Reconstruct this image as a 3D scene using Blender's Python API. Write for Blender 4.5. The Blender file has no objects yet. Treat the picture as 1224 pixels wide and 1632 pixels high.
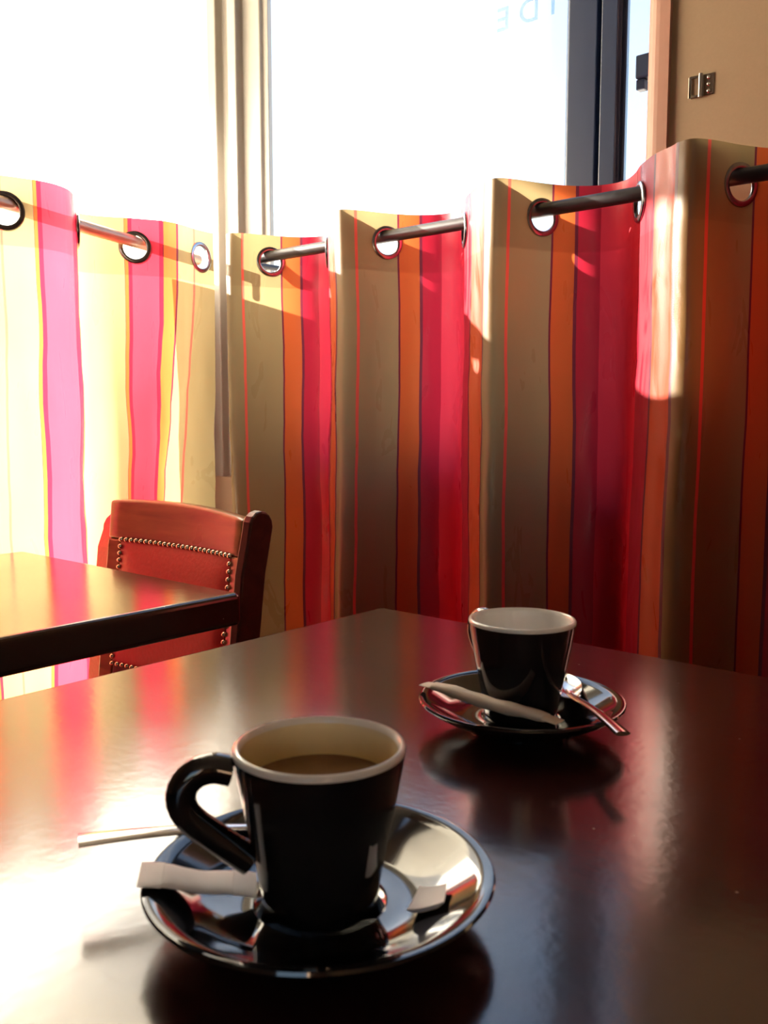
import bpy, bmesh, math, random
from mathutils import Vector, Matrix, noise
random.seed(7)
R = math.radians
sc = bpy.context.scene
COL = sc.collection

# ------------------------------------------------------------------ camera
cam = bpy.data.cameras.new('camera')
cam.sensor_fit = 'VERTICAL'
cam.sensor_height = 36.0
cam.lens = 36.0 * 1450.0 / 1632.0
cam.clip_start = 0.01
cam.dof.use_dof = True
cam.dof.focus_distance = 1.15
cam.dof.aperture_fstop = 22.0
cam_o = bpy.data.objects.new('camera', cam)
cam_o.location = (0, 0, 0.94)
cam_o.rotation_euler = (R(84.0), 0, R(130.8 - 90))
COL.objects.link(cam_o)
sc.camera = cam_o

# ------------------------------------------------------------------ world, sun, exposure
SUN_AZ, SUN_EL = R(20.0), R(18.5)          # travel direction of the light, in plan, and its elevation
world = bpy.data.worlds.new('world')
sc.world = world
world.use_nodes = True
wn = world.node_tree
sky = wn.nodes.new('ShaderNodeTexSky')
sky.sky_type = 'NISHITA'
sky.sun_disc = False
sky.sun_elevation = SUN_EL
sky.sun_rotation = R(90) - (SUN_AZ + math.pi)
sky.air_density = 1.0
sky.dust_density = 1.5
sky.ozone_density = 1.0
wn.links.new(sky.outputs[0], wn.nodes['Background'].inputs[0])
wn.nodes['Background'].inputs[1].default_value = 0.64

sun = bpy.data.lights.new('sun', 'SUN')
sun.energy = 98.0
sun.angle = R(0.6)
sun.color = (1.0, 0.90, 0.74)
sun_o = bpy.data.objects.new('sun', sun)
d = Vector((math.cos(SUN_AZ) * math.cos(SUN_EL), math.sin(SUN_AZ) * math.cos(SUN_EL), -math.sin(SUN_EL)))
sun_o.rotation_euler = d.to_track_quat('-Z', 'Y').to_euler()
sun_o.location = (-3, 0, 4)
COL.objects.link(sun_o)

vs = sc.view_settings
vs.view_transform = 'Standard'
vs.look = 'None'
vs.exposure = 0.0
vs.gamma = 1.0
vs.use_curve_mapping = False
sc.cycles.use_denoising = True
sc.cycles.max_bounces = 8
sc.cycles.transparent_max_bounces = 12
sc.cycles.caustics_reflective = False
sc.cycles.caustics_refractive = False

# ------------------------------------------------------------------ materials
def new_mat(name):
    m = bpy.data.materials.new(name)
    m.use_nodes = True
    nt = m.node_tree
    return m, nt, nt.nodes['Principled BSDF'], nt.nodes['Material Output']

def N(nt, kind, **kw):
    n = nt.nodes.new(kind)
    for k, v in kw.items():
        setattr(n, k, v)
    return n

def plain(name, col, rough=0.5, metal=0.0, spec=0.5, noise_amt=0.12, scale=40.0, coat=0.0, bump=0.0, sheen=0.0):
    m, nt, b, out = new_mat(name)
    tc = N(nt, 'ShaderNodeTexCoord')
    nz = N(nt, 'ShaderNodeTexNoise')
    nz.inputs['Scale'].default_value = scale
    nz.inputs['Detail'].default_value = 4
    nt.links.new(tc.outputs['Object'], nz.inputs['Vector'])
    mx = N(nt, 'ShaderNodeMix', data_type='RGBA')
    mx.inputs[6].default_value = (*[c * (1 - noise_amt) for c in col], 1)
    mx.inputs[7].default_value = (*[min(1, c * (1 + noise_amt)) for c in col], 1)
    nt.links.new(nz.outputs['Fac'], mx.inputs[0])
    nt.links.new(mx.outputs[2], b.inputs['Base Color'])
    b.inputs['Roughness'].default_value = rough
    b.inputs['Metallic'].default_value = metal
    b.inputs['Specular IOR Level'].default_value = spec
    b.inputs['Coat Weight'].default_value = coat
    b.inputs['Coat Roughness'].default_value = 0.08
    b.inputs['Sheen Weight'].default_value = sheen
    if bump:
        bp = N(nt, 'ShaderNodeBump')
        bp.inputs['Strength'].default_value = bump
        bp.inputs['Distance'].default_value = 0.002
        nt.links.new(nz.outputs['Fac'], bp.inputs['Height'])
        nt.links.new(bp.outputs[0], b.inputs['Normal'])
    return m

def wood(name, dark, light, rough=0.3, scale=(3, 40, 40), spec=0.5, scuffs=False, coat=0.0):
    m, nt, b, out = new_mat(name)
    tc = N(nt, 'ShaderNodeTexCoord')
    mp = N(nt, 'ShaderNodeMapping')
    mp.inputs['Scale'].default_value = scale
    nt.links.new(tc.outputs['Object'], mp.inputs['Vector'])
    nz = N(nt, 'ShaderNodeTexNoise')
    nz.inputs['Scale'].default_value = 1.6
    nz.inputs['Detail'].default_value = 6
    nz.inputs['Distortion'].default_value = 0.8
    nt.links.new(mp.outputs[0], nz.inputs['Vector'])
    cr = N(nt, 'ShaderNodeValToRGB')
    cr.color_ramp.elements[0].position = 0.3
    cr.color_ramp.elements[0].color = (*dark, 1)
    cr.color_ramp.elements[1].position = 0.72
    cr.color_ramp.elements[1].color = (*light, 1)
    nt.links.new(nz.outputs['Fac'], cr.inputs[0])
    b.inputs['Specular IOR Level'].default_value = spec
    b.inputs['Coat Weight'].default_value = coat
    b.inputs['Coat Roughness'].default_value = 0.12
    col_out = cr.outputs[0]
    # roughness varies with wiping marks
    n2 = N(nt, 'ShaderNodeTexNoise')
    n2.inputs['Scale'].default_value = 9.0
    n2.inputs['Detail'].default_value = 5
    nt.links.new(tc.outputs['Object'], n2.inputs['Vector'])
    mr = N(nt, 'ShaderNodeMapRange')
    mr.inputs[3].default_value = rough * 0.6
    mr.inputs[4].default_value = rough * 1.5
    nt.links.new(n2.outputs['Fac'], mr.inputs[0])
    rough_out = mr.outputs[0]
    if scuffs:
        # dust specks and short scratches of their own shape
        vo = N(nt, 'ShaderNodeTexVoronoi')
        vo.inputs['Scale'].default_value = 85.0
        vo.inputs['Randomness'].default_value = 1.0
        nt.links.new(tc.outputs['Object'], vo.inputs['Vector'])
        lt = N(nt, 'ShaderNodeMath', operation='LESS_THAN')
        lt.inputs[1].default_value = 0.06
        nt.links.new(vo.outputs['Distance'], lt.inputs[0])
        n3 = N(nt, 'ShaderNodeTexNoise')
        n3.inputs['Scale'].default_value = 30.0
        nt.links.new(tc.outputs['Object'], n3.inputs['Vector'])
        gt = N(nt, 'ShaderNodeMath', operation='GREATER_THAN')
        gt.inputs[1].default_value = 0.64
        nt.links.new(n3.outputs['Fac'], gt.inputs[0])
        mu = N(nt, 'ShaderNodeMath', operation='MULTIPLY')
        nt.links.new(lt.outputs[0], mu.inputs[0])
        nt.links.new(gt.outputs[0], mu.inputs[1])
        mp2 = N(nt, 'ShaderNodeMapping')
        mp2.inputs['Rotation'].default_value = (0, 0, 0.6)
        mp2.inputs['Scale'].default_value = (7, 60, 1)
        nt.links.new(tc.outputs['Object'], mp2.inputs['Vector'])
        n4 = N(nt, 'ShaderNodeTexNoise')
        n4.inputs['Scale'].default_value = 3.0
        n4.inputs['Detail'].default_value = 3
        nt.links.new(mp2.outputs[0], n4.inputs['Vector'])
        g4 = N(nt, 'ShaderNodeMapRange')
        g4.inputs[1].default_value = 0.64
        g4.inputs[2].default_value = 0.80
        nt.links.new(n4.outputs['Fac'], g4.inputs[0])
        sc4 = N(nt, 'ShaderNodeMath', operation='MULTIPLY')
        sc4.inputs[1].default_value = 0.18
        nt.links.new(g4.outputs[0], sc4.inputs[0])
        ad = N(nt, 'ShaderNodeMath', operation='MAXIMUM')
        nt.links.new(mu.outputs[0], ad.inputs[0])
        nt.links.new(sc4.outputs[0], ad.inputs[1])
        mx = N(nt, 'ShaderNodeMix', data_type='RGBA')
        mx.inputs[7].default_value = (0.20, 0.15, 0.12, 1)
        nt.links.new(ad.outputs[0], mx.inputs[0])
        nt.links.new(col_out, mx.inputs[6])
        col_out = mx.outputs[2]
        a2 = N(nt, 'ShaderNodeMath', operation='ADD')
        a2.inputs[0].default_value = 0.0
        nt.links.new(rough_out, a2.inputs[1])
        rough_out = a2.outputs[0]
    if scuffs:
        # faint orange peel and wiping streaks in the varnish
        n5 = N(nt, 'ShaderNodeTexNoise')
        n5.inputs['Scale'].default_value = 140.0
        n5.inputs['Detail'].default_value = 2
        nt.links.new(tc.outputs['Object'], n5.inputs['Vector'])
        bp = N(nt, 'ShaderNodeBump')
        bp.inputs['Strength'].default_value = 0.06
        bp.inputs['Distance'].default_value = 0.001
        nt.links.new(n5.outputs['Fac'], bp.inputs['Height'])
        nt.links.new(bp.outputs[0], b.inputs['Normal'])
    nt.links.new(col_out, b.inputs['Base Color'])
    nt.links.new(rough_out, b.inputs['Roughness'])
    return m

def curtain_mat(name):
    """striped taffeta: stripes follow UV.x, a thin translucent cloth with moire sheen"""
    m, nt, b, out = new_mat(name)
    uv = N(nt, 'ShaderNodeUVMap')
    uv.uv_map = 'weave'
    sx = N(nt, 'ShaderNodeSeparateXYZ')
    nt.links.new(uv.outputs[0], sx.inputs[0])
    fr = N(nt, 'ShaderNodeMath', operation='FRACT')
    nt.links.new(sx.outputs[0], fr.inputs[0])
    cr = N(nt, 'ShaderNodeValToRGB')
    cr.color_ramp.interpolation = 'CONSTANT'
    OL = (0.150, 0.084, 0.029)
    OR = (0.36, 0.045, 0.016)
    RD = (0.52, 0.010, 0.026)
    CR = (0.28, 0.008, 0.024)
    VI = (0.085, 0.010, 0.030)
    PK = (0.62, 0.06, 0.05)
    stops = [(0.0, OL), (0.092, PK), (0.102, OL), (0.274, VI), (0.284, OR), (0.366, VI), (0.376, CR),
             (0.455, RD), (0.740, CR), (0.862, VI), (0.872, OR), (0.988, VI)]
    el = cr.color_ramp.elements
    el[0].position, el[0].color = stops[0][0], (*stops[0][1], 1)
    el[1].position, el[1].color = stops[1][0], (*stops[1][1], 1)
    for p, c in stops[2:]:
        e = el.new(p)
        e.color = (*c, 1)
    nt.links.new(fr.outputs[0], cr.inputs[0])
    # moire figure: stretched, warped rings in the weave
    mp = N(nt, 'ShaderNodeMapping')
    mp.inputs['Scale'].default_value = (5.0, 3.2, 1)
    nt.links.new(uv.outputs[0], mp.inputs['Vector'])
    wv = N(nt, 'ShaderNodeTexNoise')
    wv.inputs['Scale'].default_value = 2.0
    wv.inputs['Detail'].default_value = 3
    wv.inputs['Distortion'].default_value = 0.8
    nt.links.new(mp.outputs[0], wv.inputs['Vector'])
    mul = N(nt, 'ShaderNodeMath', operation='MULTIPLY')
    mul.inputs[1].default_value = 15.0
    nt.links.new(wv.outputs['Fac'], mul.inputs[0])
    sn = N(nt, 'ShaderNodeMath', operation='SINE')
    nt.links.new(mul.outputs[0], sn.inputs[0])
    # fine threads
    mp2 = N(nt, 'ShaderNodeMapping')
    mp2.inputs['Scale'].default_value = (60.0, 240.0, 1)
    nt.links.new(uv.outputs[0], mp2.inputs['Vector'])
    th = N(nt, 'ShaderNodeTexNoise')
    th.inputs['Scale'].default_value = 3.0
    nt.links.new(mp2.outputs[0], th.inputs['Vector'])
    hs = N(nt, 'ShaderNodeMath', operation='MULTIPLY_ADD')
    hs.inputs[1].default_value = 0.35
    nt.links.new(sn.outputs[0], hs.inputs[0])
    nt.links.new(th.outputs['Fac'], hs.inputs[2])
    bp = N(nt, 'ShaderNodeBump')
    bp.inputs['Strength'].default_value = 0.10
    bp.inputs['Distance'].default_value = 0.0015
    nt.links.new(hs.outputs[0], bp.inputs['Height'])
    mr = N(nt, 'ShaderNodeMapRange')
    mr.inputs[1].default_value = -1
    mr.inputs[2].default_value = 1
    mr.inputs[3].default_value = 0.26
    mr.inputs[4].default_value = 0.46
    nt.links.new(sn.outputs[0], mr.inputs[0])
    nt.links.new(mr.outputs[0], b.inputs['Roughness'])
    nt.links.new(cr.outputs[0], b.inputs['Base Color'])
    b.inputs['Specular IOR Level'].default_value = 0.45
    nt.links.new(bp.outputs[0], b.inputs['Normal'])
    tr = N(nt, 'ShaderNodeBsdfTranslucent')
    # transmitted colours set paler than the surface, so backlit gold washes out white
    cr2 = N(nt, 'ShaderNodeValToRGB')
    cr2.color_ramp.interpolation = 'CONSTANT'
    thru = {OL: (0.29, 0.22, 0.110), OR: (0.50, 0.11, 0.03), RD: (0.62, 0.040, 0.075), CR: (0.42, 0.016, 0.040), VI: (0.15, 0.02, 0.04), PK: (0.60, 0.10, 0.07)}
    e2 = cr2.color_ramp.elements
    e2[0].position, e2[0].color = stops[0][0], (*thru[stops[0][1]], 1)
    e2[1].position, e2[1].color = stops[1][0], (*thru[stops[1][1]], 1)
    for p, c in stops[2:]:
        e = e2.new(p)
        e.color = (*thru[c], 1)
    nt.links.new(fr.outputs[0], cr2.inputs[0])
    nt.links.new(cr2.outputs[0], tr.inputs[0])
    ms = N(nt, 'ShaderNodeMixShader')
    # the turned-over header is double cloth: less light passes
    hd = N(nt, 'ShaderNodeMath', operation='GREATER_THAN')
    hd.inputs[1].default_value = 1.195
    nt.links.new(sx.outputs[1], hd.inputs[0])
    fm = N(nt, 'ShaderNodeMapRange')
    fm.inputs[3].default_value = 0.46
    fm.inputs[4].default_value = 0.34
    nt.links.new(hd.outputs[0], fm.inputs[0])
    nt.links.new(fm.outputs[0], ms.inputs[0])
    nt.links.new(b.outputs[0], ms.inputs[1])
    nt.links.new(tr.outputs[0], ms.inputs[2])
    nt.links.new(ms.outputs[0], out.inputs[0])
    return m

def glass_mat(name, film):
    m, nt, b, out = new_mat(name)
    nt.nodes.remove(b)
    tr = N(nt, 'ShaderNodeBsdfTransparent')
    gl = N(nt, 'ShaderNodeBsdfGlossy')
    gl.inputs['Roughness'].default_value = 0.02
    tl = N(nt, 'ShaderNodeBsdfTranslucent')
    tl.inputs[0].default_value = (0.9, 0.9, 0.86, 1)
    nz = N(nt, 'ShaderNodeTexNoise')
    nz.inputs['Scale'].default_value = 6
    tc = N(nt, 'ShaderNodeTexCoord')
    nt.links.new(tc.outputs['Object'], nz.inputs['Vector'])
    mr = N(nt, 'ShaderNodeMapRange')
    mr.inputs[3].default_value = film * 0.7
    mr.inputs[4].default_value = film * 1.3
    nt.links.new(nz.outputs['Fac'], mr.inputs[0])
    m1 = N(nt, 'ShaderNodeMixShader')
    nt.links.new(mr.outputs[0], m1.inputs[0])
    nt.links.new(tr.outputs[0], m1.inputs[1])
    nt.links.new(tl.outputs[0], m1.inputs[2])
    m2 = N(nt, 'ShaderNodeMixShader')
    m2.inputs[0].default_value = 0.05
    nt.links.new(m1.outputs[0], m2.inputs[1])
    nt.links.new(gl.outputs[0], m2.inputs[2])
    nt.links.new(m2.outputs[0], out.inputs[0])
    return m

def cloth_through(name, col, fac):
    m, nt, b, out = new_mat(name)
    nz = N(nt, 'ShaderNodeTexNoise')
    nz.inputs['Scale'].default_value = 30
    mx = N(nt, 'ShaderNodeMix', data_type='RGBA')
    mx.inputs[6].default_value = (*[c * .95 for c in col], 1)
    mx.inputs[7].default_value = (*col, 1)
    nt.links.new(nz.outputs['Fac'], mx.inputs[0])
    nt.links.new(mx.outputs[2], b.inputs['Base Color'])
    b.inputs['Roughness'].default_value = 0.8
    tr = N(nt, 'ShaderNodeBsdfTranslucent')
    nt.links.new(mx.outputs[2], tr.inputs[0])
    ms = N(nt, 'ShaderNodeMixShader')
    ms.inputs[0].default_value = fac
    nt.links.new(b.outputs[0], ms.inputs[1])
    nt.links.new(tr.outputs[0], ms.inputs[2])
    nt.links.new(ms.outputs[0], out.inputs[0])
    return m

def interior_mat(name):
    """cream glaze of the cup with a stain left by the coffee below a wavy tide line"""
    m, nt, b, out = new_mat(name)
    tc = N(nt, 'ShaderNodeTexCoord')
    sx = N(nt, 'ShaderNodeSeparateXYZ')
    nt.links.new(tc.outputs['Object'], sx.inputs[0])
    nz = N(nt, 'ShaderNodeTexNoise')
    nz.inputs['Scale'].default_value = 45
    nz.inputs['Detail'].default_value = 3
    nt.links.new(tc.outputs['Object'], nz.inputs['Vector'])
    ad = N(nt, 'ShaderNodeMath', operation='MULTIPLY_ADD')
    ad.inputs[1].default_value = 0.010
    nt.links.new(nz.outputs['Fac'], ad.inputs[0])
    nt.links.new(sx.outputs[2], ad.inputs[2])
    cr = N(nt, 'ShaderNodeMapRange')
    cr.inputs[1].default_value = 0.046
    cr.inputs[2].default_value = 0.068
    nt.links.new(ad.outputs[0], cr.inputs[0])
    rp = N(nt, 'ShaderNodeValToRGB')
    rp.color_ramp.elements[0].color = (0.42, 0.25, 0.09, 1)
    rp.color_ramp.elements[1].color = (0.78, 0.72, 0.58, 1)
    e = rp.color_ramp.elements.new(0.35)
    e.color = (0.72, 0.55, 0.25, 1)
    e = rp.color_ramp.elements.new(0.78)
    e.color = (0.82, 0.70, 0.42, 1)
    nt.links.new(cr.outputs[0], rp.inputs[0])
    nt.links.new(rp.outputs[0], b.inputs['Base Color'])
    b.inputs['Roughness'].default_value = 0.12
    b.inputs['Coat Weight'].default_value = 0.4
    return m

M = {}
M['table'] = wood('dark_table_wood', (0.018, 0.006, 0.005), (0.045, 0.014, 0.010), 0.15, (2, 28, 28), 1.0, True)
M['table_edge'] = wood('dark_table_edge', (0.012, 0.006, 0.006), (0.03, 0.014, 0.012), 0.28, (2, 28, 28), 0.5)
M['chair_wood'] = wood('reddish_chair_wood', (0.15, 0.070, 0.018), (0.29, 0.150, 0.042), 0.30, (3, 30, 30), 0.5, coat=0.3)
M['chair_dark'] = wood('dark_chair_wood', (0.040, 0.012, 0.010), (0.075, 0.022, 0.016), 0.30, (3, 30, 30), 0.5)
M['leather'] = plain('red_leather', (0.42, 0.026, 0.026), 0.38, noise_amt=0.18, scale=180, bump=0.25)
M['nail'] = plain('aged_metal_nail', (0.80, 0.66, 0.50), 0.22, metal=1.0)
M['curtain'] = curtain_mat('striped_taffeta')
M['eyelet'] = plain('steel_eyelet', (0.34, 0.35, 0.38), 0.22, metal=1.0)
M['rod'] = plain('dark_rod_metal', (0.035, 0.034, 0.040), 0.35, metal=0.4)
M['rod_veiled'] = plain('glare_veiled_rod_metal', (0.62, 0.42, 0.28), 0.35, metal=0.3)  # left rod's colour lightened to carry the glare veil
M['black_glaze'] = plain('black_glaze', (0.006, 0.006, 0.007), 0.06, spec=0.5, coat=0.5)
M['white_glaze'] = plain('white_glaze', (0.86, 0.84, 0.79), 0.12, noise_amt=0.03)
M['interior'] = interior_mat('stained_cream_glaze')
M['coffee'] = plain('coffee', (0.20, 0.095, 0.035), 0.12, noise_amt=0.35, scale=90)
M['steel'] = plain('spoon_steel', (0.62, 0.60, 0.58), 0.14, metal=1.0, noise_amt=0.04)
M['paper'] = plain('white_paper', (0.82, 0.81, 0.80), 0.6, noise_amt=0.04, scale=120, bump=0.1)
M['paper_cream'] = plain('cream_paper', (0.66, 0.57, 0.47), 0.6, noise_amt=0.06, scale=120, bump=0.1)
M['wall'] = plain('tan_wall_paint', (0.33, 0.235, 0.145), 0.65, noise_amt=0.06, scale=260, bump=0.06)
M['wall_in'] = plain('dull_wall_paint', (0.30, 0.19, 0.12), 0.7, noise_amt=0.08, scale=12)
M['trim'] = plain('brown_pink_trim', (0.40, 0.215, 0.16), 0.5, noise_amt=0.06)
M['post'] = plain('pale_frame_paint', (0.29, 0.265, 0.235), 0.45, noise_amt=0.06)
M['frame'] = plain('sky_sheen_frame', (0.018, 0.034, 0.085), 0.32, noise_amt=0.08)  # blue of the mullion's sky reflection put into the base colour
M['ceil'] = plain('ceiling_paint', (0.42, 0.38, 0.33), 0.8)
M['floor'] = plain('floor_tile', (0.10, 0.06, 0.045), 0.45, noise_amt=0.2, scale=8)
M['pave'] = plain('pavement', (0.42, 0.40, 0.37), 0.9, noise_amt=0.2, scale=5)
M['glass'] = glass_mat('window_glass', 0.03)
M['glass_glare'] = glass_mat('glare_film_glass', 0.32)  # scattering film added so the sunlit pane whites out like glare
M['letter'] = glass_mat('pale_film_letter', 0.02)
M['letter'].node_tree.nodes['Transparent BSDF'].inputs[0].default_value = (0.64, 0.73, 0.78, 1)
M['added_awning'] = cloth_through('added_shade_canvas', (0.85, 0.80, 0.68), 0.55)  # canvas of the added shadow caster outside the left window
M['latch'] = plain('latch_steel', (0.42, 0.36, 0.30), 0.25, metal=1.0)

# ------------------------------------------------------------------ mesh helpers
class MB:
    def __init__(s):
        s.v, s.f = [], []

    def add(s, vs, fs):
        o = len(s.v)
        s.v += [tuple(v) for v in vs]
        s.f += [tuple(i + o for i in f) for f in fs]
        return s

    def box(s, a, b):
        (x0, y0, z0), (x1, y1, z1) = a, b
        return s.add([(x0, y0, z0), (x1, y0, z0), (x1, y1, z0), (x0, y1, z0), (x0, y0, z1), (x1, y0, z1), (x1, y1, z1), (x0, y1, z1)],
                     [(0, 3, 2, 1), (4, 5, 6, 7), (0, 1, 5, 4), (1, 2, 6, 5), (2, 3, 7, 6), (3, 0, 4, 7)])

    def prism(s, poly, z0, z1):
        n = len(poly)
        vs = [(x, y, z0) for x, y in poly] + [(x, y, z1) for x, y in poly]
        return s.add(vs, [tuple(range(n))[::-1], tuple(range(n, 2 * n))] + [(i, (i + 1) % n, n + (i + 1) % n, n + i) for i in range(n)])

    def lathe(s, prof, n=64, c=(0, 0, 0)):
        vs, fs = [], []
        for r, z in prof:
            for k in range(n):
                a = 2 * math.pi * k / n
                vs.append((c[0] + r * math.cos(a), c[1] + r * math.sin(a), c[2] + z))
        for j in range(len(prof) - 1):
            for k in range(n):
                fs.append((j * n + k, j * n + (k + 1) % n, (j + 1) * n + (k + 1) % n, (j + 1) * n + k))
        if prof[0][0] > 1e-6:
            fs.append(tuple(range(n))[::-1]) if s_close else None
        return s.add(vs, fs)

    def tube(s, pts, rads, n=12, flat=None, up=Vector((0, 0, 1))):
        """swept ellipse; rads: (half width, half height) per point"""
        pts = [Vector(p) for p in pts]
        vs, fs = [], []
        m = len(pts)
        for i, p in enumerate(pts):
            t = (pts[min(i + 1, m - 1)] - pts[max(i - 1, 0)]).normalized()
            side = t.cross(up)
            side.normalize()
            nrm = side.cross(t)
            a, b = rads[i] if isinstance(rads[i], tuple) else (rads[i], rads[i])
            for k in range(n):
                an = 2 * math.pi * k / n
                vs.append(p + side * (a * math.cos(an)) + nrm * (b * math.sin(an)))
        for i in range(m - 1):
            for k in range(n):
                fs.append((i * n + k, i * n + (k + 1) % n, (i + 1) * n + (k + 1) % n, (i + 1) * n + k))
        fs.append(tuple(range(n))[::-1])
        fs.append(tuple(range((m - 1) * n, m * n)))
        return s.add(vs, fs)

    def build(s, name, mat, parent=None, smooth=False, bevel=0.0, loc=None, segs=2):
        me = bpy.data.meshes.new(name)
        me.from_pydata(s.v, [], s.f)
        me.validate()
        bm = bmesh.new()
        bm.from_mesh(me)
        bmesh.ops.remove_doubles(bm, verts=bm.verts, dist=1e-6)
        bmesh.ops.recalc_face_normals(bm, faces=bm.faces)
        bm.to_mesh(me)
        bm.free()
        if smooth:
            me.polygons.foreach_set('use_smooth', [True] * len(me.polygons))
        o = bpy.data.objects.new(name, me)
        if mat is not None:
            me.materials.append(mat)
        COL.objects.link(o)
        o.parent = parent
        if loc:
            o.location = loc
        if bevel:
            md = o.modifiers.new('bevel', 'BEVEL')
            md.width = bevel
            md.segments = segs
            md.limit_method = 'ANGLE'
            md.angle_limit = R(40)
        if smooth and not bevel:
            try:
                me.set_sharp_from_angle(angle=R(50))
            except Exception:
                pass
        return o
s_close = False

def tag(o, label, cat, group=None, kind=None):
    o['label'] = label
    if cat:
        o['category'] = cat
    if group:
        o['group'] = group
    if kind:
        o['kind'] = kind
    return o

def struct(o, label=None):
    o['kind'] = 'structure'
    if label:
        o['label'] = label
    return o

def empty(name, loc, rz=0.0):
    o = bpy.data.objects.new(name, None)
    o.empty_display_size = 0.05
    o.location = loc
    o.rotation_euler = (0, 0, rz)
    COL.objects.link(o)
    return o

# plan of the two window walls: right wall runs along X; left wall runs from the corner along S
CORNER = Vector((-1.545, 1.25))            # where the two curtain lines meet
SD = Vector((0.339, -0.941)).normalized()  # along the left wall, away from the corner
SN = Vector((0.941, 0.339)).normalized()   # into the room
def LW(s, o):                              # left-wall point: s along, o into the room from the curtain line
    p = CORNER + SD * s + SN * o
    return (p.x, p.y)

YW = 1.40                                  # right window plane
OW = -0.13                                 # left window plane, offset from the curtain line
CEIL = 2.70
# ------------------------------------------------------------------ setting
struct(MB().box((-1.75, -3.2, -0.06), (3.6, 1.6, 0.0)).build('floor', M['floor']), 'dark tiled café floor')
pw = CORNER + SN * OW
WC = LW(-0.17, OW)
struct(MB().prism([LW(0.9, OW), LW(-0.22, OW - 0.1), (-1.6, 1.6), (3.6, 1.6), (3.6, -3.2), (-1.75, -3.2), (-1.75, 0.4)], CEIL, CEIL + 0.08).build('ceiling', M['ceil']), 'plain ceiling above the tables')
struct(MB().box((-40, -40, -0.22), (40, 60, -0.12)).build('pavement', M['pave']), 'pale pavement outside the windows')
# right wall: tan panel with the window to its left
struct(MB().box((-0.606, 1.36, 0.0), (3.5, 1.50, CEIL)).build('wall_right', M['wall']), 'tan painted wall beside the window')
struct(MB().box((-1.72, 1.36, 0.0), (-0.606, 1.50, 0.80)).box((-1.60, 1.37, 2.45), (-0.606, 1.50, CEIL)).build('wall_right_parapet', M['wall_in']), 'low wall under the window behind the curtain')
# pinkish brown edge strip where the wall meets the window
mb = MB()
prof = []
for k in range(7):
    a = R(180) + R(90) * k / 6
    prof.append((-0.622 + 0.024 * math.cos(a) , 1.372 + 0.020 * math.sin(a)))
mb.prism(prof + [(-0.606, 1.352), (-0.606, 1.46), (-0.646, 1.46)], 0.42, 2.45)
struct(mb.build('trim_1', M['trim'], smooth=False), 'pinkish brown rounded strip at the wall edge')
# corner post: stepped pale mouldings
mb = MB()
px0 = -1.755
mb.prism([(px0, YW + 0.0), (px0 + 0.045, YW - 0.030), (px0 + 0.072, YW - 0.030), (px0 + 0.072, YW - 0.008), (px0 + 0.118, YW - 0.008),
          (px0 + 0.118, YW - 0.034), (px0 + 0.146, YW - 0.034), (px0 + 0.146, YW - 0.012), (px0 + 0.200, YW - 0.012), (px0 + 0.202, YW - 0.002),
          (px0 + 0.216, YW - 0.002), (px0 + 0.205, YW + 0.02), (px0 - 0.02, YW + 0.06), (px0 - 0.05, YW + 0.03)], 0.0, CEIL)
struct(mb.build('trim_2', M['post'], bevel=0.003), 'pale stepped corner post between the two windows')
# left wall: parapet, header, and the blank wall beyond the window
def lw_prism(s0, s1, o0, o1, z0, z1):
    return MB().prism([LW(s0, o0), LW(s1, o0), LW(s1, o1), LW(s0, o1)], z0, z1)
m = lw_prism(-0.12, 0.80, OW - 0.07, OW + 0.02, 0.0, 0.40)
m.prism([LW(-0.12, OW - .07), LW(0.80, OW - .07), LW(0.80, OW + .02), LW(-0.12, OW + .02)], 2.45, CEIL)
struct(m.build('wall_left', M['wall_in']), 'low wall under the left window behind the curtain')
e0 = LW(0.80, OW - 0.07)
struct(MB().box((-1.60, -3.2, 0.0), (-1.455, e0[1] + 0.04, CEIL)).build('wall_left_side', M['wall_in']), 'blank wall beyond the left window')
# back of the room with one far window opening, and the far side wall
m = MB()
m.box((-1.6, -3.2, 0), (3.6, -3.06, 0.9)).box((-1.6, -3.2, 2.3), (3.6, -3.06, CEIL)).box((-1.6, -3.2, 0.9), (1.0, -3.06, 2.3)).box((2.4, -3.2, 0.9), (3.6, -3.06, 2.3))
struct(m.build('wall_back', M['wall_in']), 'back wall of the room')
struct(MB().box((3.46, -3.06, 0), (3.6, 1.36, CEIL)).build('wall_far_side', M['wall_in']), 'far side wall of the room')

# windows
w1 = struct(empty('window_1', (-1.1, YW, 0.42)), 'tall bright window in a dark frame')
def par(o, p):
    o.parent = p
    o.matrix_parent_inverse = Matrix.Translation(-Vector(p.location))
    return o
MU = (-0.800, -0.692)
mm = MB().prism([(MU[0], YW + 0.020), (MU[0], YW - 0.012), (MU[0] + 0.007, YW - 0.018), (MU[0] + 0.058, YW - 0.018), (MU[0] + 0.062, YW - 0.006),
                 (MU[0] + 0.068, YW - 0.022), (MU[1] - 0.012, YW - 0.022), (MU[1] - 0.010, YW - 0.012), (MU[1], YW - 0.012), (MU[1] - 0.012, YW + 0.020)], 0.42, 2.45)
par(mm.build('mullion', M['frame'], bevel=0.0015), w1)
par(MB().box((-1.525, YW - 0.02, 0.80), (MU[0], YW + 0.04, 0.86)).box((-1.525, YW - 0.02, 2.38), (MU[0], YW + 0.04, 2.45)).build('frame_rail', M['frame'], bevel=0.002), w1)
par(MB().box((-1.54, YW + 0.012, 0.86), (MU[0], YW + 0.018, 2.38)).build('pane', M['glass']), w1)
par(MB().box((MU[1] - 0.01, YW + 0.012, 0.80), (-0.64, YW + 0.018, 2.45)).build('pane', M['glass']), w1)
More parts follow.
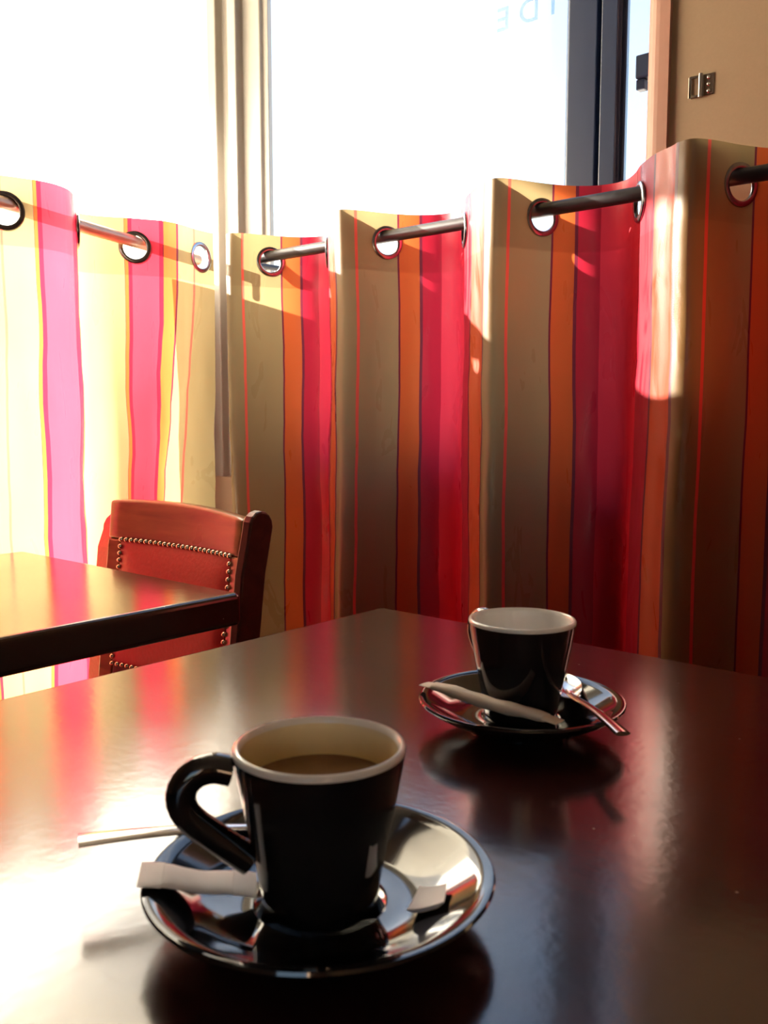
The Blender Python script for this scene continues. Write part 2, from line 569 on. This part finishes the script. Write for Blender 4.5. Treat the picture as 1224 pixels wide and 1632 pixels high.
# reversed lettering on the outside of the big pane, letter by letter
for ch, x, h in (('M', -1.006, 0.042), ('E', -0.946, 0.042), ('D', -0.893, 0.042), ('I', -0.846, 0.042)):
    cu = bpy.data.curves.new('letter', 'FONT')
    cu.body = ch
    cu.size = h * 1.36
    cu.extrude = 0.0006
    cu.align_x = 'CENTER'
    to = bpy.data.objects.new('tmp', cu)
    COL.objects.link(to)
    bpy.context.view_layer.update()
    me = bpy.data.meshes.new_from_object(to.evaluated_get(bpy.context.evaluated_depsgraph_get()))
    bpy.data.objects.remove(to)
    me.transform(Matrix.Translation((x, YW + 0.0195, 1.620)) @ Matrix.Rotation(R(90), 4, 'X') @ Matrix.Scale(-1, 4, (1, 0, 0)))
    me.materials.clear()
    me.materials.append(M['letter'])
    lo = bpy.data.objects.new('letter', me)
    COL.objects.link(lo)
    par(lo, w1)

p2 = LW(0.3, OW)
w2 = struct(empty('window_2', (p2[0], p2[1], 0.40)), 'blindingly bright window on the left')
par(lw_prism(-0.20, 0.80, OW - 0.012, OW - 0.006, 0.46, 2.40).build('pane', M['glass_glare']), w2)
par(lw_prism(-0.10, 0.80, OW - 0.04, OW + 0.02, 0.40, 0.46).build('frame_rail', M['post'], bevel=0.002), w2)
par(lw_prism(-0.10, 0.80, OW - 0.04, OW + 0.02, 2.40, 2.45).build('frame_rail', M['post'], bevel=0.002), w2)
par(lw_prism(0.76, 0.82, OW - 0.04, OW + 0.02, 0.46, 2.40).build('jamb', M['post'], bevel=0.002), w2)
par(lw_prism(-0.30, 0.235, OW - 0.045, OW - 0.020, 0.40, 1.260).build('added_shade_panel', M['post'], bevel=0.002), w2)  # opaque panel added outside the pane to shadow the curtains near the corner

# awning added outside the left window to cast the upper shadow line
aw = empty('added_awning', (*LW(0.4, OW - 0.08), 2.62))
a0, a1 = -0.6, 1.5
def P3(s, o, z):
    x, y = LW(s, o)
    return Vector((x, y, z)) - Vector(aw.location)
ZE = 2.14
mb = MB()
mb.add([P3(a0, OW - .08, 2.66), P3(a1, OW - .08, 2.66), P3(a1, OW - 1.55, ZE + .06), P3(a0, OW - 1.55, ZE + .06)], [(0, 1, 2, 3)])
o = mb.build('canopy', M['added_awning'], aw)
mb = MB()
mb.add([P3(a0, OW - 1.55, ZE + .06), P3(a1, OW - 1.55, ZE + .06), P3(a1, OW - 1.56, ZE - .04), P3(a0, OW - 1.56, ZE - .04)], [(0, 1, 2, 3)])
mb.build('valance', M['added_awning'], aw)
mb = MB()
mb.tube([P3(a0, OW - 1.55, ZE + .06), P3(a1, OW - 1.55, ZE + .06)], [.012, .012])
mb.build('front_bar', M['added_awning'], aw)
for s in (a0 + .03, a1 - .03):
    MB().tube([P3(s, OW - .08, 2.30), P3(s, OW - 1.54, ZE + .05)], [.010, .010]).build('arm', M['frame'], aw)
tag(aw, 'cream canvas sun blocker added above the left window', 'added_awning')

# ------------------------------------------------------------------ curtains
def smooth_path(pts, step=0.005):
    """Catmull-Rom resampled at even arc length"""
    P = [Vector(p) for p in pts]
    P = [P[0] * 2 - P[1]] + P + [P[-1] * 2 - P[-2]]
    fine = []
    for i in range(1, len(P) - 2):
        for k in range(24):
            t = k / 24
            a, b, c, dd = P[i - 1], P[i], P[i + 1], P[i + 2]
            fine.append(0.5 * ((2 * b) + (c - a) * t + (2 * a - 5 * b + 4 * c - dd) * t * t + (3 * b - a - 3 * c + dd) * t ** 3))
    fine.append(P[-2])
    acc = [0.0]
    for i in range(1, len(fine)):
        acc.append(acc[-1] + (fine[i] - fine[i - 1]).length)
    n = int(acc[-1] / step)
    out, j = [], 0
    for k in range(n + 1):
        s = acc[-1] * k / n
        while j < len(acc) - 2 and acc[j + 1] < s:
            j += 1
        f = (s - acc[j]) / max(1e-9, acc[j + 1] - acc[j])
        out.append(fine[j].lerp(fine[j + 1], f))
    return out, acc[-1] / n

ZT, ZR, ZB = 1.296, 1.245, 0.16
def make_curtain(name, path, step, pat, rings, to_world, seed, label, slants, flare=0.015):
    """path: plan polyline (along, out); pat(i) -> pattern coordinate; rings: indices of the path samples"""
    zs = [ZT - 0.004 * k for k in range(25)]
    z = zs[-1]
    while z > ZB + 0.03:
        z -= 0.03
        zs.append(z)
    n = len(path)
    org = Vector((*to_world(path[n // 2].x, 0), 0))
    root = empty(name, org)
    def pos(i, z):
        p = path[i]
        drop = (ZT - z)
        w = min(1, drop / 0.3)
        a = p.x + w * (0.010 * noise.noise(Vector((p.x * 4 + seed, z * 2.2, 0))) + slants(p.x) * drop)
        b = p.y * (1 + 0.10 * w * noise.noise(Vector((p.x * 3, z * 1.3, seed)))) + w * 0.006 * noise.noise(Vector((p.x * 12, z * 6, seed + 3)))
        b += w * 0.0025 * noise.noise(Vector((p.x * 40, z * 22, seed + 9)))
        x, y = to_world(a, b)
        return Vector((x, y, z)) - org
    vs, fs, uv = [], [], []
    for z in zs:
        for i in range(n):
            vs.append(pos(i, z))
            uv.append((pat(i), z))
    for r in range(len(zs) - 1):
        for i in range(n - 1):
            hole = False
            if r < 24:
                zc = (zs[r] + zs[r + 1]) / 2
                for k in rings:
                    if ((i + .5 - k) * step) ** 2 + (zc - ZR) ** 2 < 0.0235 ** 2:
                        hole = True
            if not hole:
                fs.append((r * n + i, (r + 1) * n + i, (r + 1) * n + i + 1, r * n + i + 1))
    me = bpy.data.meshes.new('fabric')
    me.from_pydata(vs, [], fs)
    ul = me.uv_layers.new(name='weave')
    for lp in me.loops:
        ul.data[lp.index].uv = uv[lp.vertex_index]
    me.polygons.foreach_set('use_smooth', [True] * len(me.polygons))
    me.materials.append(M['curtain'])
    fo = bpy.data.objects.new('fabric', me)
    COL.objects.link(fo)
    fo.parent = root
    # metal eyelets
    prof = [(0.0205, -0.001), (0.0215, -0.0030), (0.0250, -0.0038), (0.0285, -0.0024), (0.0292, 0), (0.0285, 0.0024), (0.0250, 0.0038), (0.0215, 0.0030), (0.0205, 0.001), (0.0205, -0.001)]
    ring_me = None
    for k in rings:
        c = pos(k, ZR)
        t = (pos(min(k + 3, n - 1), ZR) - pos(max(k - 3, 0), ZR)).normalized()
        nrm = t.cross(Vector((0, 0, 1))).normalized()
        if ring_me is None:
            e = MB().lathe(prof, 40).build('eyelet', M['eyelet'], root, smooth=True)
            ring_me = e.data
        else:
            e = bpy.data.objects.new('eyelet', ring_me)
            COL.objects.link(e)
            e.parent = root
        e.matrix_local = Matrix.Translation(c) @ nrm.to_track_quat('Z', 'Y').to_matrix().to_4x4()
    tag(root, label, 'curtain')
    return root

# right curtain: peaks towards the room at these X; eyelets sit on both flanks
peaks = [-1.436, -1.137, -0.816, -0.515, -0.205, 0.105]
pts = []
amp = [0.066, 0.072, 0.072, 0.070, 0.070, 0.07]
for i, p in enumerate(peaks):
    L = (peaks[i + 1] - p) if i + 1 < len(peaks) else 0.31
    a = amp[i]
    pts.append((p, -a + (0.004 if 0 < i + 1 < len(peaks) else 0)))
    if i + 1 == len(peaks):
        pts += [(p + 0.03, -0.02), (p + 0.06, 0.01)]
        break
    k = L / .31
    pts += [(p + 0.022 * k, -a), (p + 0.040 * k, -a + 0.024), (p + 0.060 * k, 0.0), (p + 0.088 * k, 0.045), (p + 0.125 * k, 0.070), (p + 0.165 * k, 0.068),
            (p + 0.198 * k, 0.038), (p + 0.225 * k, 0.002), (p + 0.265 * k, -0.036), (p + L - 0.016, -amp[i + 1] + 0.0165), (p + L - 0.004, -amp[i + 1] + 0.0075)]
path, step = smooth_path(pts)
# pattern coordinate: 0 at each peak
pk_i = [min(range(len(path)), key=lambda i: (path[i] - Vector((p, -a))).length) for p, a in zip(peaks, amp)]
def pat_r(i):
    for k in range(len(pk_i) - 1):
        if i < pk_i[0]:
            return 0.99 - 0.02 * (pk_i[0] - i) / max(1, pk_i[0])
        if pk_i[k] <= i <= pk_i[k + 1]:
            return k + (i - pk_i[k]) / (pk_i[k + 1] - pk_i[k])
    return len(pk_i) - 1 + 0.002 * (i - pk_i[-1])
rings = []
for k in range(len(pk_i) - 1):
    seg = range(pk_i[k], pk_i[k + 1])
    up = [i for i in seg if path[i].y <= 0.002 < path[i + 1].y]
    dn = [i for i in seg if path[i].y > 0.002 >= path[i + 1].y]
    rings += up[:1] + dn[-1:]
make_curtain('curtain', path, step, pat_r, rings, lambda a, b: (a, 1.25 + b), 1.0,
             'red, orange and olive striped café curtain along the right window and tan wall', lambda x: 0.0)

# left curtain: 'along' grows towards the corner (a = -s) so that stripes read left to right the same way
pts = [(-0.78, -0.03), (-0.70, -0.062), (-0.655, -0.05), (-0.60, 0.0), (-0.555, 0.030), (-0.520, 0.038), (-0.485, 0.030), (-0.440, 0.002), (-0.405, -0.045), (-0.365, -0.064), (-0.325, -0.046),
       (-0.284, 0.002), (-0.245, 0.040), (-0.205, 0.052), (-0.165, 0.054), (-0.130, 0.060), (-0.115, 0.064)]
pathL, stepL = smooth_path(pts)
def near(a):
    return min(range(len(pathL)), key=lambda i: abs(pathL[i].x - a))
STR = [(-0.79, -0.75), (-0.625, 0.0), (-0.565, 0.27), (-0.555, 0.46), (-0.455, 0.86), (-0.440, 0.985), (-0.420, 1.0), (-0.295, 1.272), (-0.287, 1.46), (-0.252, 1.735),
       (-0.247, 1.87), (-0.222, 1.985), (-0.215, 2.0), (-0.10, 2.24)]
def pat_l(i):
    a = pathL[i].x
    for (a0, p0), (a1, p1) in zip(STR, STR[1:]):
        if a <= a1:
            return 5 + p0 + (p1 - p0) * (a - a0) / (a1 - a0)
    return 5 + STR[-1][1]
ringsL = [near(a) for a in (-0.60, -0.440, -0.284, -0.150)]
make_curtain('curtain', pathL, stepL, pat_l, ringsL, lambda a, b: LW(-a, b), 5.0,
             'strongly backlit red and gold striped café curtain on the far left window', lambda a: -0.13 * max(0, min(1, (a + 0.31) / 0.10)) * max(0, min(1, 1 - (a + 0.16) / 0.06)))

# curtain rods
def rod(name, p0, p1, brackets, label, mat):
    o = empty(name, (*p0, 1.2555))
    L = Vector((p1[0] - p0[0], p1[1] - p0[1], 0))
    MB().tube([(0, 0, 0), L * .5, L], [.0105] * 3, 20).build('pole', mat, o, smooth=True)
    for t, dx, dy in brackets:
        b = L * t
        MB().tube([b, b + Vector((dx, dy, 0))], [.006, .006], 10).build('bracket', M['rod'], o, smooth=True)
    return tag(o, label, 'curtain rod')
rod('curtain_rod', (-1.490, 1.25), (0.16, 1.25), [(0.008, 0, 0.135), (0.985, 0, 0.112)], 'dark metal rod carrying the curtain on the right window', M['rod'])
q0, q1 = LW(0.07, 0), LW(0.76, 0)
rod('curtain_rod', q0, q1, [(0.01, SN.x * OW * .86, SN.y * OW * .86), (0.985, SN.x * OW * .86, SN.y * OW * .86)], 'rod coloured pale for glare, carrying the curtain on the overexposed left window', M['rod_veiled'])

# ------------------------------------------------------------------ tables
T = 0.75
def table(x0, x1, y0, y1, label):
    cx, cy = (x0 + x1) / 2, (y0 + y1) / 2
    o = empty('cafe_table', (cx, cy, 0))
    hx, hy = (x1 - x0) / 2, (y1 - y0) / 2
    MB().box((-hx, -hy, T - 0.036), (hx, hy, T)).build('table_top', M['table'], o, bevel=0.006, segs=4)
    MB().box((-hx + .15, -hy + .15, T - 0.060), (hx - .15, hy - .15, T - 0.036)).build('apron', M['table_edge'], o, bevel=0.003)
    MB().lathe([(0.0, 0.05), (0.032, 0.05), (0.032, T - 0.065), (0.09, T - 0.060), (0, T - 0.060)], 24).build('column', M['frame'], o, smooth=True)
    MB().lathe([(0.0, 0.0), (0.145, 0.0), (0.150, 0.012), (0.14, 0.022), (0.06, 0.05), (0, 0.05)], 32).build('base', M['frame'], o, smooth=True)
    return tag(o, label, 'table')
table(-0.590, 0.20, -0.12, 0.680, 'dark glossy wooden café table under the two espresso cups')
table(-1.225, -0.752, -0.12, 0.635, 'dark polished café table at the left in front of the chair')

# ------------------------------------------------------------------ chair
CX, CY = -1.040, 0.545
ch = empty('dining_chair', (CX, CY, 0))
def back_y(z):
    return 0.170 + 0.12 * (z - 0.5) * (1 if z > .5 else .4)
def curve_y(x, w=0.16):
    return 0.018 * (1 - (x / w) ** 2)
def slab(x0, x1, z0, z1, thick, nx=14, nz=4, top=None, bulge=0.0, off=0.0):
    """bent board between two heights; the front faces -Y"""
    mb = MB()
    vs, fs = [], []
    for side in (0, 1):
        for j in range(nz + 1):
            for i in range(nx + 1):
                x = x0 + (x1 - x0) * i / nx
                zt = z1 + (top(x) if top else 0)
                z = z0 + (zt - z0) * j / nz
                y = back_y(z) + curve_y(x) + off + side * thick
                if bulge and side == 0:
                    u, v = i / nx, j / nz
                    y -= bulge * (max(0, math.sin(math.pi * u)) ** .45) * (max(0, math.sin(math.pi * v)) ** .45)
                vs.append((x, y, z))
    q = (nx + 1) * (nz + 1)
    for j in range(nz):
        for i in range(nx):
            a = j * (nx + 1) + i
            fs.append((a, a + 1, a + nx + 2, a + nx + 1))
            fs.append((q + a, q + a + nx + 1, q + a + nx + 2, q + a + 1))
    for j in range(nz):
        a = j * (nx + 1)
        fs.append((a, a + nx + 1, q + a + nx + 1, q + a))
        a += nx
        fs.append((a, q + a, q + a + nx + 1, a + nx + 1))
    for i in range(nx):
        fs.append((i, q + i, q + i + 1, i + 1))
        a = nz * (nx + 1) + i
        fs.append((a, a + 1, q + a + 1, q + a))
    return mb.add(vs, fs)
crest = lambda x: 0.006 * (1 - ((x + 0.05) / 0.16) ** 2) - 0.003
slab(-0.150, 0.152, 0.7600, 0.8155, 0.020, top=crest).build('crest_rail', M['chair_wood'], ch, smooth=True, bevel=0.004)
slab(-0.150, -0.122, 0.540, 0.7600, 0.020, nx=3).build('stile', M['chair_wood'], ch, bevel=0.003)
slab(0.128, 0.152, 0.540, 0.7600, 0.020, nx=3).build('stile', M['chair_wood'], ch, bevel=0.003)
slab(-0.122, 0.128, 0.540, 0.578, 0.020).build('lower_rail', M['chair_dark'], ch, bevel=0.003)
lea = slab(-0.122, 0.128, 0.578, 0.7600, 0.017, nx=18, nz=12, bulge=0.010).build('leather_panel', M['leather'], ch, smooth=True)
# rounded posts: outline in the Y-Z plane, thickness along X
def post(xc, th, ztop, y0, dep, mat, name='post'):
    out = []
    zz = [0.0, 0.2, 0.42, 0.55, 0.66, 0.74]
    fr = [(back_y(z) + y0, z) for z in zz]
    yb = back_y(ztop) + y0
    arc = [(yb + dep / 2 - dep / 2 * math.cos(math.pi * k / 8) + 0.004, ztop - dep * .55 + dep * .55 * math.sin(math.pi * k / 8)) for k in range(9)]
    bk = [(y + dep * (0.72 + 0.28 * z / .75), z) for y, z in reversed(fr)]
    poly = fr + arc + bk
    n = len(poly)
    vs = [(xc - th / 2, y, z) for y, z in poly] + [(xc + th / 2, y, z) for y, z in poly]
    fs = [tuple(range(n)), tuple(range(n, 2 * n))[::-1]] + [(i, (i + 1) % n, n + (i + 1) % n, n + i) for i in range(n)]
    return MB().add(vs, fs).build(name, mat, ch, bevel=0.003)
post(0.160, 0.017, 0.820, -0.006, 0.040, M['chair_dark'], 'back_post')
post(-0.186, 0.050, 0.790, 0.024, 0.046, M['leather'], 'back_post')
# seat and front legs
MB().prism([(-0.195, 0.165), (0.205, 0.165), (0.215, -0.185), (-0.205, -0.185)], 0.42, 0.445).build('seat_frame', M['chair_dark'], ch, bevel=0.004)
mb = MB()
nx = ny = 12
vs, fs = [], []
for sgn in (0, 1):
    for j in range(ny + 1):
        for i in range(nx + 1):
            u, v = i / nx, j / ny
            x = (-0.185 + 0.38 * u) * (1 + .04 * (1 - v))
            y = -0.178 + 0.333 * v
            z = 0.445 + (0.03 * (math.sin(math.pi * u) * math.sin(math.pi * v)) ** .35 if sgn and 0 < i < nx and 0 < j < ny else 0)
            vs.append((x, y, z))
for j in range(ny):
    for i in range(nx):
        a = j * (nx + 1) + i
        q = (nx + 1) * (ny + 1)
        fs.append((q + a, q + a + 1, q + a + nx + 2, q + a + nx + 1))
mb.add(vs[(nx + 1) * (ny + 1):], [tuple(k - (nx + 1) * (ny + 1) for k in f) for f in fs])
mb.build('seat', M['leather'], ch, smooth=True)
for x in (-0.185, 0.190):
    MB().prism([(x - .016, -0.180), (x + .016, -0.180), (x + .016, -0.148), (x - .016, -0.148)], 0.0, 0.42).build('leg', M['chair_dark'], ch, bevel=0.003)
# upholstery nails round the leather
dome = MB().lathe([(0.0, 0.0036), (0.0018, 0.0032), (0.0032, 0.0018), (0.0038, 0.0)], 10)
nail_me = None
def nail(x, z):
    global nail_me
    if nail_me is None:
        o = dome.build('nail', M['nail'], lea, smooth=True)
        nail_me = o.data
    else:
        o = bpy.data.objects.new('nail', nail_me)
        COL.objects.link(o)
        o.parent = lea
    o.matrix_local = Matrix.Translation((x, back_y(z) + curve_y(x) - 0.001, z)) @ Matrix.Rotation(R(90), 4, 'X')
for k in range(25):
    x = -0.121 + 0.248 * k / 24
    nail(x, 0.760)
    nail(x, 0.578)
for k in range(1, 18):
    z = 0.578 + 0.182 * k / 18
    nail(-0.122, z)
    nail(0.128, z)
tag(ch, 'wooden chair with a studded red leather back beyond the left table', 'chair')

# ------------------------------------------------------------------ cups, saucers, spoons, sugar
def saucer(x, y, r, label):
    k = r / 0.063
    o = empty('saucer', (x, y, T))
    prof = [(0.0, 0.0035), (0.024, 0.0030), (0.026, 0.0), (0.029, 0.0), (0.031, 0.0035), (0.045, 0.0078), (0.0575, 0.0145), (0.0625, 0.0180), (0.0633, 0.0192), (0.0628, 0.0204), (0.0610, 0.0206),
            (0.056, 0.0182), (0.046, 0.0122), (0.036, 0.0086), (0.028, 0.0076), (0.0245, 0.0078), (0.0235, 0.0066), (0.0, 0.0064)]
    MB().lathe([(a * k, b) for a, b in prof], 96).build('dish', M['black_glaze'], o, smooth=True)
    return tag(o, label, 'saucer', 'black espresso saucers')
def cup(x, y, rz, coffee_z, label):
    o = empty('espresso_cup', (x, y, T + 0.0066), rz)
    outer = [(0.0, 0.0012), (0.0165, 0.0010), (0.0180, 0.0), (0.0205, 0.0), (0.0218, 0.0015), (0.0222, 0.006), (0.0240, 0.016), (0.0268, 0.030), (0.0295, 0.044), (0.0314, 0.055), (0.0322, 0.0600)]
    MB().lathe(outer, 72).build('body', M['black_glaze'], o, smooth=True)
    lip = [(0.0322, 0.0600), (0.0323, 0.0612), (0.0317, 0.0622), (0.0305, 0.0624), (0.0296, 0.0616), (0.0293, 0.0600)]
    l = MB().lathe(lip, 72).build('rim', M['white_glaze'], o, smooth=True)
    inner = [(0.0293, 0.0600), (0.0285, 0.054), (0.0266, 0.042), (0.0240, 0.028), (0.0210, 0.014), (0.0170, 0.007), (0.0100, 0.0045), (0.0, 0.004)]
    MB().lathe(inner, 72).build('interior', M['interior'] if coffee_z else M['white_glaze'], o, smooth=True)
    if coffee_z:
        rr = 0.0266 + (0.0285 - 0.0266) * (coffee_z - 0.042) / 0.012
        c = MB().lathe([(0.0, coffee_z), (rr * .6, coffee_z), (rr - 0.0008, coffee_z + 0.0001), (rr + 0.0003, coffee_z + 0.0008)], 64).build('coffee', M['coffee'], o, smooth=True)
        c['label'] = 'brown coffee left in the cup'
    # ear-shaped handle in the local +X direction
    pts = [(0.0325, 0.0545), (0.0390, 0.0560), (0.0455, 0.0545), (0.0500, 0.0495), (0.0505, 0.0430), (0.0470, 0.0370), (0.0415, 0.0320), (0.0355, 0.0270), (0.0300, 0.0225), (0.0262, 0.0195)]
    pl, st = smooth_path(pts, 0.002)
    n = len(pl)
    rad = [(0.0056, 0.0049 + 0.0012 * abs(2 * i / (n - 1) - 1) ** 2) for i in range(n)]
    MB().tube([(p.x, 0, p.y) for p in pl], rad, 16, up=Vector((0, 1, 0.0001))).build('handle', M['black_glaze'], o, smooth=True)
    return tag(o, label, 'cup', 'black espresso cups')
S1, S2 = (-0.2325, 0.2325), (-0.2895, 0.4630)
saucer(*S1, 0.0655, 'black glazed saucer nearest the camera with a torn paper scrap on it')
saucer(*S2, 0.0620, 'black glazed saucer at the back carrying a whole sugar stick')
hd = math.atan2(-0.653, -0.757)
cup(S1[0], S1[1], hd + R(12), 0.0470, 'black espresso cup in front, coffee left inside, handle to the left')
cup(S2[0], S2[1], hd - R(62), None, 'black espresso cup at the back, white inside, handle hidden behind')

def spoon(name, tip, neck, end, label, w_end):
    """teaspoon from bowl tip over the neck to the handle end"""
    tip, neck, end = Vector(tip), Vector(neck), Vector(end)
    base = Vector((neck.x, neck.y, T))
    o = empty(name, base)
    ax = (neck - tip)
    L = ax.length
    ax.normalize()
    side = ax.cross(Vector((0, 0, 1))).normalized()
    up = side.cross(ax).normalized()
    nu, nv = 16, 10
    vs, fs = [], []
    for lay in (0, 1):
        for i in range(nu + 1):
            u = i / nu
            w = 0.0115 * (math.sin(math.pi * min(1, u * 0.93 + 0.0)) ** .62) * (1 - 0.25 * u) + (0.0022 if i == nu else 0) + 0.0006
            for j in range(nv + 1):
                v = 2 * j / nv - 1
                dz = -0.0050 * (1 - v * v) * math.sin(math.pi * min(1, u * .95)) ** .7
                p = tip + ax * (L * u) + side * (w * v) + up * (dz - lay * 0.0009)
                vs.append(p - base)
    q = (nu + 1) * (nv + 1)
    for i in range(nu):
        for j in range(nv):
            a = i * (nv + 1) + j
            fs.append((a, a + 1, a + nv + 2, a + nv + 1))
            fs.append((q + a, q + a + nv + 1, q + a + nv + 2, q + a + 1))
        a = i * (nv + 1)
        fs.append((a, a + nv + 1, q + a + nv + 1, q + a))
        a += nv
        fs.append((a, q + a, q + a + nv + 1, a + nv + 1))
    MB().add(vs, fs).build('bowl', M['steel'], o, smooth=True)
    m = 14
    pts, rad = [], []
    for i in range(m + 1):
        t = i / m
        p = neck.lerp(end, t) + Vector((0, 0, 0.0015 * math.sin(math.pi * t)))
        pts.append(p - base)
        w = 0.0024 + (w_end - 0.0024) * t ** 1.2
        rad.append((w, 0.0013))
    pts[0] = pts[0] - ax * 0.002
    MB().tube(pts, rad, 12).build('handle', M['steel'], o, smooth=True)
    return tag(o, label, 'spoon', 'coffee spoons')
spoon('coffee_spoon', (-0.2625, 0.2740, T + 0.0165), (-0.2800, 0.2470, T + 0.0165), (-0.3175, 0.1822, T + 0.0225),
      'steel coffee spoon behind the front cup, handle sticking out to the left', 0.0062)
spoon('coffee_spoon', (-0.2980, 0.5225, T + 0.0215), (-0.2700, 0.4895, T + 0.0185), (-0.2080, 0.4330, T + 0.0240),
      'steel coffee spoon beside the back cup, handle over the saucer edge', 0.0045)

def sugar_stick(a, b, half_w, thick, mat, label, crimp=0.10, twist=0.0):
    """paper tube, flattened and crimped at both ends"""
    a, b = Vector(a), Vector(b)
    base = Vector(((a.x + b.x) / 2, (a.y + b.y) / 2, T))
    o = empty('sugar_stick', base)
    def sect(t0, t1, name, n, prof):
        pts, rad = [], []
        for i in range(n + 1):
            t = t0 + (t1 - t0) * i / n
            pts.append(a.lerp(b, t) - base + Vector((0, 0, 0.0006 * math.sin(9 * t))))
            rad.append(prof(t))
        return MB().tube(pts, rad, 16, up=Vector((twist, 0, 1))).build(name, mat, o, smooth=True)
    fill = lambda t: (half_w * (0.86 + 0.14 * min(1, abs(2 * t - 1) * 1.1)), thick * (0.25 + 0.75 * (max(0, 1 - abs(2 * t - 1) ** 3))) * (0.92 + 0.08 * math.sin(31 * t)))
    sect(crimp, 1 - crimp, 'tube', 16, fill)
    sect(0, crimp, 'crimped_end', 4, lambda t: (half_w * 1.04, 0.0005 + 0.0008 * (t / crimp)))
    sect(1 - crimp, 1, 'crimped_end', 4, lambda t: (half_w * 1.04, 0.0005 + 0.0008 * ((1 - t) / crimp)))
    return tag(o, label, 'sugar packet', 'paper sugar sticks')
sugar_stick((-0.2765, 0.1825, T + 0.0225), (-0.2490, 0.2150, T + 0.0145), 0.0092, 0.0020, M['paper'], 'flat opened white sugar stick on the front saucer', 0.20)
sugar_stick((-0.3440, 0.4370, T + 0.0235), (-0.2440, 0.4305, T + 0.0225), 0.0048, 0.0042, M['paper_cream'], 'full cream sugar stick lying across the back saucer', 0.09)

# torn-off corner of the packet
sx, sy = -0.1965, 0.2530
sp = empty('paper_scrap', (sx, sy, T + 0.010))
mb = MB()
q = [(-0.1984, 0.2424), (-0.2052, 0.2582), (-0.1953, 0.2625), (-0.1881, 0.2513)]
vs, fs = [], []
n = 6
for lay in (0, 1):
    for j in range(n + 1):
        for i in range(n + 1):
            u, v = i / n, j / n
            x = (q[0][0] * (1 - u) + q[3][0] * u) * (1 - v) + (q[1][0] * (1 - u) + q[2][0] * u) * v - sx
            y = (q[0][1] * (1 - u) + q[3][1] * u) * (1 - v) + (q[1][1] * (1 - u) + q[2][1] * u) * v - sy
            z = 0.0022 + 0.0030 * u * u - 0.0008 * math.sin(math.pi * v) - lay * (0.0016 if 0.15 < u < .99 else 0.0005)
            vs.append((x, y, z))
m1 = (n + 1) ** 2
for j in range(n):
    for i in range(n):
        a = j * (n + 1) + i
        fs.append((a, a + 1, a + n + 2, a + n + 1))
        fs.append((m1 + a, m1 + a + n + 1, m1 + a + n + 2, m1 + a + 1))
for i in range(n):
    fs.append((i, m1 + i, m1 + i + 1, i + 1))
    a = n * (n + 1) + i
    fs.append((a, a + 1, m1 + a + 1, m1 + a))
    a = i * (n + 1)
    fs.append((a, a + n + 1, m1 + a + n + 1, m1 + a))
    a += n
    fs.append((a, m1 + a, m1 + a + n + 1, a + n + 1))
mb.add(vs, fs).build('torn_paper', M['paper'], sp, smooth=False)
tag(sp, 'small torn white paper scrap on the right of the front saucer', 'paper scrap')

# ------------------------------------------------------------------ metal latch on the tan wall
la = empty('hasp_latch', (-0.5580, 1.36, 1.4225))
MB().box((0.003, -0.0016, -0.0150), (0.0185, 0.0, 0.0150)).build('plate', M['latch'], la, bevel=0.0006)
MB().tube([(0, -0.003, -0.0165), (0, -0.003, 0.0165)], [.0032, .0032], 14).build('hinge_barrel', M['steel'], la, smooth=True) if False else None
cy = MB()
vsr = []
for z in (-0.0165, 0.0165):
    for k in range(14):
        a = 2 * math.pi * k / 14
        vsr.append((0.0034 * math.cos(a), -0.0034 + 0.0034 * math.sin(a), z))
cy.add(vsr, [(k, (k + 1) % 14, 14 + (k + 1) % 14, 14 + k) for k in range(14)] + [tuple(range(14))[::-1], tuple(range(14, 28))])
cy.build('hinge_barrel', M['steel'], la, smooth=True)
MB().box((-0.0185, -0.0034, -0.0150), (-0.0155, -0.0010, 0.0150)).box((-0.0155, -0.0034, 0.0120), (-0.002, -0.0010, 0.0150)).box((-0.0155, -0.0034, -0.0150), (-0.002, -0.0010, -0.0120)).build('loop', M['latch'], la, bevel=0.0006)
for z in (-0.0095, 0.0, 0.0095):
    s = MB().lathe([(0, 0.0022), (0.0018, 0.0018), (0.0032, 0.0)], 12).build('screw', M['steel'], la, smooth=True)
    s.matrix_local = Matrix.Translation((0.0110, -0.0016, z)) @ Matrix.Rotation(R(90), 4, 'X')
tag(la, 'small metal hasp latch screwed to the tan wall', 'latch')

# ------------------------------------------------------------------ dark bracket seen in the narrow window slit
br = empty('window_bracket', (-0.650, 1.405, 1.475))
MB().box((-0.030, -0.012, -0.006), (0.0, 0.012, 0.030)).build('housing', M['frame'], br, bevel=0.003)
MB().prism([(-0.030, -0.008), (-0.016, -0.008), (-0.016, 0.008), (-0.030, 0.008)], -0.022, -0.006).build('catch', M['frame'], br, bevel=0.002)
tag(br, 'small dark bracket in the narrow bright slit beside the mullion', 'bracket')
